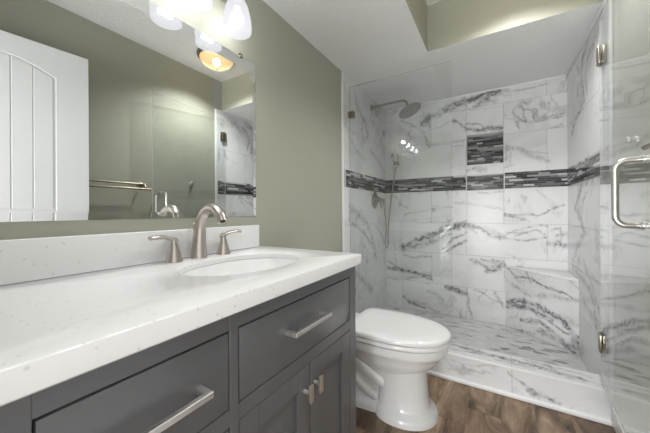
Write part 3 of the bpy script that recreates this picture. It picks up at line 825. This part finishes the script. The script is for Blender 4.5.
# ------------------------------------------------------------------ four-lamp vanity light
LX = 0.098
vl = thing('vanity_light', 'vanity light bar with four frosted bell glass shades above the mirror', 'light fixture', (0.0, 0.525, 2.0))
bm = BM(); box(bm, 0.0005, 0.022, 0.13, 0.92, 1.975, 2.055, 0.006, 3); obj('back_plate', bm, M_nickel, vl)
for y in (0.24, 0.43, 0.62, 0.81):
    bm = BM()
    p = smooth_path([(0.018, y, 2.015), (0.055, y, 2.020), (0.088, y, 2.012), (LX, y, 1.995), (LX, y, 1.979)], 6)
    tube(bm, p, 0.008, 12)
    lathe(bm, [(0.012, 0.034), (0.022, 0.028), (0.026, 0.008), (0.026, -0.012), (0.022, -0.016)], 24, (LX, y, 1.959))
    a = obj('lamp_arm', bm, M_nickel, vl)
    bm = BM()
    lathe(bm, [(0.024, 0.138), (0.032, 0.130), (0.043, 0.108), (0.052, 0.075), (0.0575, 0.040), (0.0590, 0.015), (0.0575, 0.003), (0.0560, 0.0), (0.0545, 0.003), (0.0555, 0.016), (0.0542, 0.040), (0.0488, 0.075), (0.040, 0.106), (0.029, 0.127)], 36, (LX, y, 1.811), False)
    s = obj('lamp_shade', bm, M_shade, vl, 60)
    bm = BM(); lathe(bm, [(0.0001, -0.030), (0.012, -0.0275), (0.0215, -0.021), (0.028, -0.011), (0.030, 0.0), (0.028, 0.011), (0.0215, 0.022), (0.014, 0.034), (0.013, 0.052)], 24, (LX, y, 1.862)); obj('bulb', bm, M_bulb, s, 60)
    pl = bpy.data.lights.new('vanity_bulb', 'POINT'); pl.energy = VANITY_BULB; pl.color = (0.98, 0.99, 1.0); pl.shadow_soft_size = 0.024
    po = bpy.data.objects.new('vanity_bulb', pl); C.objects.link(po); po.parent = vl; po.location = (LX, y - 0.525, -0.138)

# ------------------------------------------------------------------ flush ceiling lamp (seen in the mirror)
CL = (1.12, 1.64)
cl = thing('ceiling_light', 'round flush ceiling light with amber glass dome, seen in the mirror', 'light fixture', (CL[0], CL[1], ZC))
bm = BM(); lathe(bm, [(0.165, -0.0005), (0.165, -0.012), (0.155, -0.030), (0.145, -0.032), (0.143, -0.014), (0.10, -0.006)], 48, (*CL, ZC)); obj('pan', bm, M_dark_nickel, cl, 50)
bm = BM(); lathe(bm, [(0.142, -0.030), (0.138, -0.048), (0.118, -0.075), (0.085, -0.095), (0.045, -0.106), (0.004, -0.109)], 48, (*CL, ZC), False); obj('dome', bm, M_dome, cl, 60)
bm = BM(); lathe(bm, [(0.006, -0.108), (0.010, -0.113), (0.006, -0.122), (0.0005, -0.124)], 16, (*CL, ZC)); obj('finial', bm, M_dark_nickel, cl)
pl = bpy.data.lights.new('ceiling_bulb', 'SPOT'); pl.energy = CEILING_LAMP; pl.color = (0.98, 0.99, 1.0); pl.shadow_soft_size = 0.03
pl.spot_size = math.radians(133); pl.spot_blend = 0.85
po = bpy.data.objects.new('ceiling_bulb', pl); C.objects.link(po); po.parent = cl; po.location = (0, 0, -0.060)

# ------------------------------------------------------------------ toilet
TY = 1.505
to = thing('toilet', 'white two-piece toilet with closed lid between the vanity and the shower', 'toilet', (0.45, TY, 0))
def oval(xb, xf, hw, z, nb=3.2, nf=2.05, k=48):
    """elongated plan outline: squarer back, round front"""
    cx = xb + (xf - xb) * 0.44; R = []
    for i in range(k):
        a = 2 * PI * i / k; c, s = math.cos(a), math.sin(a)
        n_ = nf if c >= 0 else nb
        e = 2.0 / n_
        X_ = (xf - cx) if c >= 0 else (cx - xb)
        R.append((cx + math.copysign(abs(c) ** e, c) * X_, TY + math.copysign(abs(s) ** e, s) * hw, z))
    return R
bm = BM()
# bowl
loft(bm, [oval(0.30, 0.794, 0.180, 0.392), oval(0.295, 0.810, 0.192, 0.388), oval(0.295, 0.811, 0.193, 0.358), oval(0.297, 0.808, 0.190, 0.345), oval(0.305, 0.792, 0.181, 0.337), oval(0.31, 0.774, 0.175, 0.310),
          oval(0.33, 0.750, 0.155, 0.275), oval(0.36, 0.705, 0.126, 0.245), oval(0.39, 0.685, 0.110, 0.22), oval(0.42, 0.67, 0.098, 0.19)])
# front pedestal column, flaring into the foot
loft(bm, [oval(0.46, 0.704, 0.116, 0.275, 2.6), oval(0.462, 0.706, 0.110, 0.235, 2.6), oval(0.462, 0.710, 0.108, 0.17, 2.6), oval(0.460, 0.716, 0.111, 0.11, 2.6), oval(0.458, 0.722, 0.116, 0.06, 2.6), oval(0.455, 0.730, 0.124, 0.046, 2.6), oval(0.445, 0.752, 0.146, 0.037, 2.4), oval(0.440, 0.760, 0.153, 0.027, 2.4), oval(0.438, 0.762, 0.155, 0.0005, 2.4)])
# rear foot and body
loft(bm, [oval(0.09, 0.60, 0.122, 0.0005, 5, 2.6), oval(0.09, 0.60, 0.121, 0.027, 5, 2.6), oval(0.095, 0.59, 0.112, 0.038, 5, 2.6), oval(0.11, 0.54, 0.085, 0.050, 5, 2.6)])
loft(bm, [oval(0.06, 0.52, 0.082, 0.03, 5, 3), oval(0.06, 0.52, 0.078, 0.16, 5, 3), oval(0.05, 0.52, 0.092, 0.27, 5, 3), oval(0.035, 0.50, 0.150, 0.345, 5, 3), oval(0.03, 0.48, 0.175, 0.36, 5, 3), oval(0.03, 0.46, 0.178, 0.392, 5, 3)])
for s in (-1, 1):   # moulded trapway on each flank
    tube(bm, smooth_path([(0.60, TY + s * 0.015, 0.150), (0.51, TY + s * 0.062, 0.160), (0.42, TY + s * 0.080, 0.205), (0.36, TY + s * 0.085, 0.262), (0.30, TY + s * 0.088, 0.315), (0.24, TY + s * 0.085, 0.33)], 7), 0.040, 18)
    tube(bm, smooth_path([(0.46, TY + s * 0.060, 0.06), (0.38, TY + s * 0.066, 0.10), (0.31, TY + s * 0.068, 0.16), (0.26, TY + s * 0.066, 0.22)], 7), 0.030, 16)
obj('bowl', bm, M_porcelain, to, 50)
for s in (-1, 1):
    bm = BM(); lathe(bm, [(0.014, 0.0), (0.0135, 0.008), (0.009, 0.016), (0.001, 0.019)], 18, (0.30, TY + s * 0.082, 0.034)); obj('bolt_cap', bm, M_seat, to, 60)
bm = BM(); loft(bm, [oval(0.316, 0.812, 0.190, 0.3935, 6), oval(0.310, 0.820, 0.197, 0.397, 6), oval(0.310, 0.821, 0.198, 0.411, 6), oval(0.314, 0.816, 0.194, 0.416, 6)]); obj('seat', bm, M_seat, to, 50)
bm = BM(); loft(bm, [oval(0.312, 0.816, 0.193, 0.4180, 6), oval(0.308, 0.823, 0.199, 0.422, 6), oval(0.308, 0.824, 0.200, 0.434, 6), oval(0.311, 0.820, 0.196, 0.4425, 6), oval(0.320, 0.806, 0.186, 0.4470, 6), oval(0.36, 0.74, 0.145, 0.4500, 6), oval(0.42, 0.64, 0.06, 0.4505, 6)]); obj('lid', bm, M_seat, to, 50)
for s in (-1, 1):
    bm = BM(); box(bm, 0.278, 0.325, TY + s * 0.075 - 0.022, TY + s * 0.075 + 0.022, 0.3935, 0.425, 0.008, 3)
    obj('hinge', bm, M_seat, to, 50)
def tank_ring(x0, x1, hw, z):
    r_ = 0.035
    P = arc(x1 - r_, TY + hw - r_, r_, 0, PI / 2, 5) + arc(x0 + 0.012, TY + hw - 0.012, 0.012, PI / 2, PI, 3) + arc(x0 + 0.012, TY - hw + 0.012, 0.012, PI, 1.5 * PI, 3) + arc(x1 - r_, TY - hw + r_, r_, 1.5 * PI, 2 * PI, 5)
    return [(x, y, z) for x, y in P]
bm = BM(); loft(bm, [tank_ring(0.040, 0.195, 0.165, 0.393), tank_ring(0.032, 0.207, 0.180, 0.405), tank_ring(0.025, 0.214, 0.196, 0.50), tank_ring(0.022, 0.218, 0.202, 0.68), tank_ring(0.022, 0.218, 0.203, 0.715)]); obj('tank', bm, M_porcelain, to, 50)
bm = BM(); loft(bm, [tank_ring(0.018, 0.222, 0.207, 0.716), tank_ring(0.015, 0.227, 0.212, 0.721), tank_ring(0.015, 0.227, 0.212, 0.745), tank_ring(0.022, 0.220, 0.205, 0.753)]); obj('tank_lid', bm, M_porcelain, to, 50)
bm = BM(); lathe(bm, [(0.012, 0.0), (0.012, 0.012)], 16, mw=axis_matrix((0.217, TY - 0.14, 0.655), (1, 0, 0))); tube(bm, [(0.234, TY - 0.145, 0.655), (0.236, TY - 0.09, 0.648), (0.236, TY - 0.065, 0.645)], [0.006, 0.0055, 0.005], 12); obj('flush_lever', bm, M_chrome, to)

# ------------------------------------------------------------------ shower glass
GY = 2.04
def glass_slab(name, x0, x1, y0, y1, z0, z1, parent, thin, world=True):
    bm = BM(); box(bm, x0, x1, y0, y1, z0, z1); bm.normal_update()
    for f in bm.faces: f.material_index = 0 if abs(f.normal[thin]) > 0.9 else 1
    return obj(name, bm, [M_glass, M_glass_edge], parent, None, world)
gp = thing('glass_screen', 'fixed clear glass shower panel standing on the curb beside the toilet', 'shower screen', (0.39, GY, CZ))
glass_slab('glass', 0.012, 0.767, GY - 0.005, GY + 0.005, CZ + 0.003, 2.062, gp, 1)
for z in (1.836, 0.42):
    bm = BM()
    for y in (GY - 0.0155, GY + 0.0055): box(bm, 0.006, 0.052, y, y + 0.010, z - 0.024, z + 0.024, 0.002, 2)
    obj('clamp', bm, M_bronze, gp)
bm = BM(); box(bm, 0.014, 0.767, GY - 0.0075, GY + 0.0075, CZ - 0.0005, CZ + 0.006, 0.001, 1); obj('bottom_seal', bm, M_seal, gp)

DL = 0.805
gd = thing('shower_door', 'clear glass shower door swung wide open along the right wall with a pull handle', 'shower door', (1.494, GY, 0), math.radians(-5.2))
glass_slab('glass', -0.005, 0.005, -DL, -0.012, 0.192, 2.062, gd, 0, False)
bm = BM(); box(bm, -0.0065, 0.0065, -DL, -0.014, 0.178, 0.198, 0.001, 1); box(bm, -0.012, -0.006, -DL, -0.014, 0.182, 0.187, 0.001, 1); obj('sweep', bm, M_seal, gd, 35, False)
for z in (1.868, 0.365):
    bm = BM()
    for x in (-0.0165, 0.0055): box(bm, x, x + 0.011, -0.062, -0.006, z - 0.045, z + 0.045, 0.002, 2, 0)
    lathe(bm, [(0.0075, -0.045), (0.0075, 0.045)], 14, (0.0, -0.002, z))
    box(bm, 0.0, 0.0135, -0.004, 0.010, z - 0.045, z + 0.045, 0.0015, 2)
    obj('hinge', bm, M_bronze, gd, 35, False)
for s in (-1, 1):
    bm = BM()
    y, z0, z1, d = -DL + 0.075, 1.008, 1.224, 0.068
    p = [(s * 0.006, y, z0)] + [(s * (d - 0.03 + 0.03 * math.sin(a)), y, z0 + 0.03 - 0.03 * math.cos(a)) for a in np.linspace(0, PI / 2, 7)] \
        + [(s * (d - 0.03 + 0.03 * math.cos(a)), y, z1 - 0.03 + 0.03 * math.sin(a)) for a in np.linspace(0, PI / 2, 7)] + [(s * 0.006, y, z1)]
    tube(bm, p, 0.0098, 18, up=(0, 1, 0))
    for z in (z0, z1):
        lathe(bm, [(0.0135, 0.0), (0.0135, 0.004), (0.0115, 0.006)], 18, mw=axis_matrix((s * 0.0052, y, z), (s, 0, 0)))
        lathe(bm, [(0.0112, -0.002), (0.0112, 0.002)], 18, mw=axis_matrix((s * 0.016, y, z), (s, 0, 0)))
    obj('pull_handle', bm, M_satin, gd, 40, False)

# ------------------------------------------------------------------ shower fittings
sh = thing('rain_shower', 'round brushed nickel rain shower head on a bent arm from the left marble wall', 'shower head', (0.0045, 2.523, 2.048))
bm = BM(); lathe(bm, [(0.032, 0), (0.032, 0.004), (0.024, 0.010), (0.012, 0.014)], 28, mw=axis_matrix((0.0046, 2.523, 2.048), (1, 0, 0))); obj('flange', bm, M_dark_nickel, sh, 50)
bm = BM()
p = smooth_path([(0.008, 2.523, 2.048), (0.12, 2.523, 2.052), (0.27, 2.523, 2.056), (0.318, 2.523, 2.050), (0.342, 2.523, 2.024), (0.350, 2.523, 1.99)], 7)
tube(bm, p, 0.0108, 16); obj('arm', bm, M_dark_nickel, sh, 50)
bm = BM()
hd = Vector((0.42, -0.06, -0.90)).normalized()
hm = axis_matrix(Vector((0.352, 2.522, 1.985)), -hd)
lathe(bm, [(0.014, 0.006), (0.018, -0.004), (0.016, -0.018), (0.030, -0.026), (0.085, -0.031), (0.101, -0.034), (0.103, -0.038), (0.101, -0.044), (0.002, -0.045)], 44, mw=hm)
hp = obj('head', bm, M_dark_nickel, sh, 50)
bm = BM()
for rr2, k in ((0.02, 6), (0.04, 12), (0.06, 18), (0.08, 24), (0.093, 28)):
    for i in range(k):
        a = 2 * PI * i / k
        lathe(bm, [(0.0022, -0.0448), (0.0014, -0.0475)], 6, (rr2 * math.cos(a), rr2 * math.sin(a), 0), mw=hm.copy())
obj('nozzle_plate', bm, M_black, hp)

sv = thing('shower_valve', 'round brushed nickel shower valve with lever below the mosaic band', 'shower valve', (0.0045, 2.60, 1.155))
VY, VZ = 2.595, 1.165
bm = BM(); lathe(bm, [(0.080, 0), (0.080, 0.003), (0.074, 0.008), (0.040, 0.011)], 40, mw=axis_matrix((0.0046, VY, VZ), (1, 0, 0))); obj('escutcheon', bm, M_dark_nickel, sv, 50)
bm = BM(); lathe(bm, [(0.030, 0.008), (0.028, 0.030), (0.024, 0.055), (0.015, 0.060)], 28, mw=axis_matrix((0.0046, VY, VZ + 0.008), (1, 0, 0))); tube(bm, smooth_path([(0.055, VY, VZ + 0.010), (0.066, VY + 0.004, VZ - 0.03), (0.070, VY + 0.006, VZ - 0.075)], 5), 0.008, 12); obj('lever', bm, M_dark_nickel, sv, 50)
bm = BM(); lathe(bm, [(0.026, 0.0), (0.024, 0.022), (0.020, 0.034), (0.010, 0.037)], 24, mw=axis_matrix((0.0046, VY, VZ + 0.105), (1, 0, 0))); obj('diverter', bm, M_dark_nickel, sv, 50)

hs = thing('hand_shower', 'hand shower hung on the marble wall with a looped metal hose', 'hand shower', (0.0045, 2.74, 1.17))
bm = BM(); lathe(bm, [(0.027, 0), (0.027, 0.005), (0.017, 0.010), (0.013, 0.045)], 24, mw=axis_matrix((0.0046, 2.735, 1.175), (1, 0, 0))); lathe(bm, [(0.012, 0.012), (0.012, -0.02), (0.008, -0.03)], 16, (0.046, 2.735, 1.172)); obj('outlet_elbow', bm, M_dark_nickel, hs, 50)
HB = Vector((0.135, YB - 0.0045, 1.555))
bm = BM(); lathe(bm, [(0.022, 0), (0.022, 0.006), (0.012, 0.010), (0.011, 0.055)], 20, mw=axis_matrix(HB, (0, -1, 0))); lathe(bm, [(0.021, -0.018), (0.019, 0.022)], 20, mw=axis_matrix(HB + Vector((0, -0.065, 0.0)), (0.0, -0.35, 0.93))); obj('bracket', bm, M_dark_nickel, hs, 50)
bm = BM()
hb = HB + Vector((0, -0.065, 0))
p = [hb + Vector((0, 0.012, -0.035)), hb + Vector((0, -0.005, 0.02)), hb + Vector((0, -0.03, 0.085)), hb + Vector((0, -0.052, 0.125)), hb + Vector((0, -0.07, 0.140))]
tube(bm, smooth_path(p, 5), interp([0.0125, 0.014, 0.0125, 0.014, 0.02], 21), 16)
lathe(bm, [(0.018, -0.014), (0.046, 0.004), (0.050, 0.014), (0.046, 0.020), (0.001, 0.021)], 30, mw=axis_matrix(hb + Vector((0, -0.064, 0.146)), (0.0, -0.86, -0.5)))
obj('spray_head', bm, M_satin, hs, 50)
bm = BM()
p = smooth_path([(0.046, 2.735, 1.145), (0.052, 2.738, 1.08), (0.066, 2.74, 0.96), (0.070, 2.738, 0.84), (0.060, 2.735, 0.745), (0.066, 2.74, 0.695), (0.078, 2.75, 0.70), (0.082, 2.76, 0.76), (0.080, 2.775, 0.90), (0.098, 2.80, 1.14), (0.122, 2.835, 1.38), (0.133, 2.866, 1.50), (0.135, 2.868, 1.525)], 10)
tube(bm, p, 0.0062, 10); obj('hose', bm, M_hose, hs, 60)

# ------------------------------------------------------------------ right wall fittings (mirror and glass show them)
tb = thing('towel_bar', 'double towel bar on the green right wall, seen in the mirror', 'towel bar', (XR, 0.92, 1.28))
for y in (0.645, 1.188):
    bm = BM(); lathe(bm, [(0.026, 0), (0.026, 0.006), (0.014, 0.012), (0.010, 0.03)], 24, mw=axis_matrix((XR - 0.0005, y, 1.288), (-1, 0, 0)))
    tube(bm, smooth_path([(XR - 0.02, y, 1.288), (XR - 0.062, y, 1.288), (XR - 0.085, y, 1.262), (XR - 0.112, y, 1.247)], 6), 0.0085, 14)
    obj('post', bm, M_bronze, tb, 50)
bm = BM(); tube(bm, [(XR - 0.060, 0.63, 1.290), (XR - 0.060, 1.203, 1.290)], 0.0075, 14); obj('bar', bm, M_bronze, tb, 50)
bm = BM(); tube(bm, [(XR - 0.112, 0.62, 1.247), (XR - 0.112, 1.222, 1.247)], 0.0075, 14); obj('bar', bm, M_bronze, tb, 50)
rh = thing('robe_hook', 'small chrome robe hook on the right wall behind the open glass door', 'hook', (XR, 1.645, 1.342))
bm = BM(); lathe(bm, [(0.024, 0), (0.024, 0.004), (0.016, 0.012)], 24, mw=axis_matrix((XR - 0.0005, 1.645, 1.342), (-1, 0, 0))); obj('flange', bm, M_chrome, rh, 50)
bm = BM(); tube(bm, smooth_path([(XR - 0.008, 1.645, 1.342), (XR - 0.020, 1.642, 1.344), (XR - 0.025, 1.638, 1.346)], 5), [0.010] * 5 + [0.009] * 5 + [0.011], 14); lathe(bm, [(0.004, -0.014), (0.013, -0.008), (0.0155, 0.0), (0.013, 0.008), (0.004, 0.013)], 20, mw=axis_matrix((XR - 0.027, 1.637, 1.347), (-1, -0.2, 0.2))); obj('knob', bm, M_chrome, rh, 50)

# ------------------------------------------------------------------ room door, swung open against the right wall (seen in the mirror)
DW, DT = 0.786, 0.036
dm = bpy.data.objects.new('door_1', None)
bpy.data.objects.remove(dm)
bm = BM()
HZ0, HZ1 = 0.012, 2.085
y0, y1 = 0.0, DW
st = 0.118
box(bm, -0.014, DT - 0.012, y0, y1, HZ0, HZ1, 0.002, 2)                      # core of the leaf
def pan(x0, x1, a, b_, c, d): box(bm, x0, x1, a, b_, c, d, 0.0022, 1)
F0, F1 = -0.020, -0.013
st = 0.160
pan(F0, F1, y0, y0 + st, HZ0, HZ1); pan(F0, F1, y1 - st, y1, HZ0, HZ1)
pan(F0, F1, y0 + st - 0.003, y1 - st + 0.003, HZ0, HZ0 + 0.22); pan(F0, F1, y0 + st - 0.003, y1 - st + 0.003, 0.92, 1.075)
mwd = Matrix(((0, 0, 1, 0), (1, 0, 0, 0), (0, 1, 0, 0), (0, 0, 0, 1)))      # prism (u,v,h) -> (h,u,v)
def arch(y): return HZ1 - 0.190 + 0.075 * math.sin(PI * max(0.0, min(1.0, (y - y0 - st) / (DW - 2 * st)))) ** 0.9
ar = [(y0 + st - 0.003 + (DW - 2 * st + 0.006) * i / 20,) for i in range(21)]
ar = [(a[0], arch(a[0])) for a in ar]
prism(bm, [(y1 - st + 0.003, HZ1), (y0 + st - 0.003, HZ1)] + ar, F0, F1, 0.0022, 0, 1, mwd)
door = obj('door_1', bm, M_door, None, None)
tag(door, 'white two panel arched room door open against the right wall, seen in the mirror', None, kind='structure')
door.location = (1.412, 0.0, 0); door.rotation_euler = (0, 0, math.radians(5.4))
bm = BM()
g_ = 0.010
wpl = (DW - 2 * st - 2 * g_) / 5
for i in range(5):
    a = y0 + st + g_ + wpl * i + 0.002; b_ = a + wpl - 0.004
    top = [(a + (b_ - a) * k / 6, arch(a + (b_ - a) * k / 6) - g_) for k in range(7)]
    prism(bm, [(b_, 1.075 + g_), (a, 1.075 + g_)] + top, -0.0180, -0.013, 0.0022, 0, 1, mwd)
    pan(-0.0180, -0.013, a, b_, HZ0 + 0.22 + g_, 0.92 - g_)
dpn = obj('panel', bm, M_door, None, None); dpn.parent = door
bm = BM()
lathe(bm, [(0.030, 0), (0.030, 0.006), (0.012, 0.012), (0.011, 0.035), (0.024, 0.045), (0.027, 0.058), (0.018, 0.070), (0.001, 0.072)], 28, mw=axis_matrix((-0.0205, DW - 0.06, 0.93), (-1, 0, 0)))
kb = obj('door_knob', bm, M_nickel, None, 50); kb.parent = door
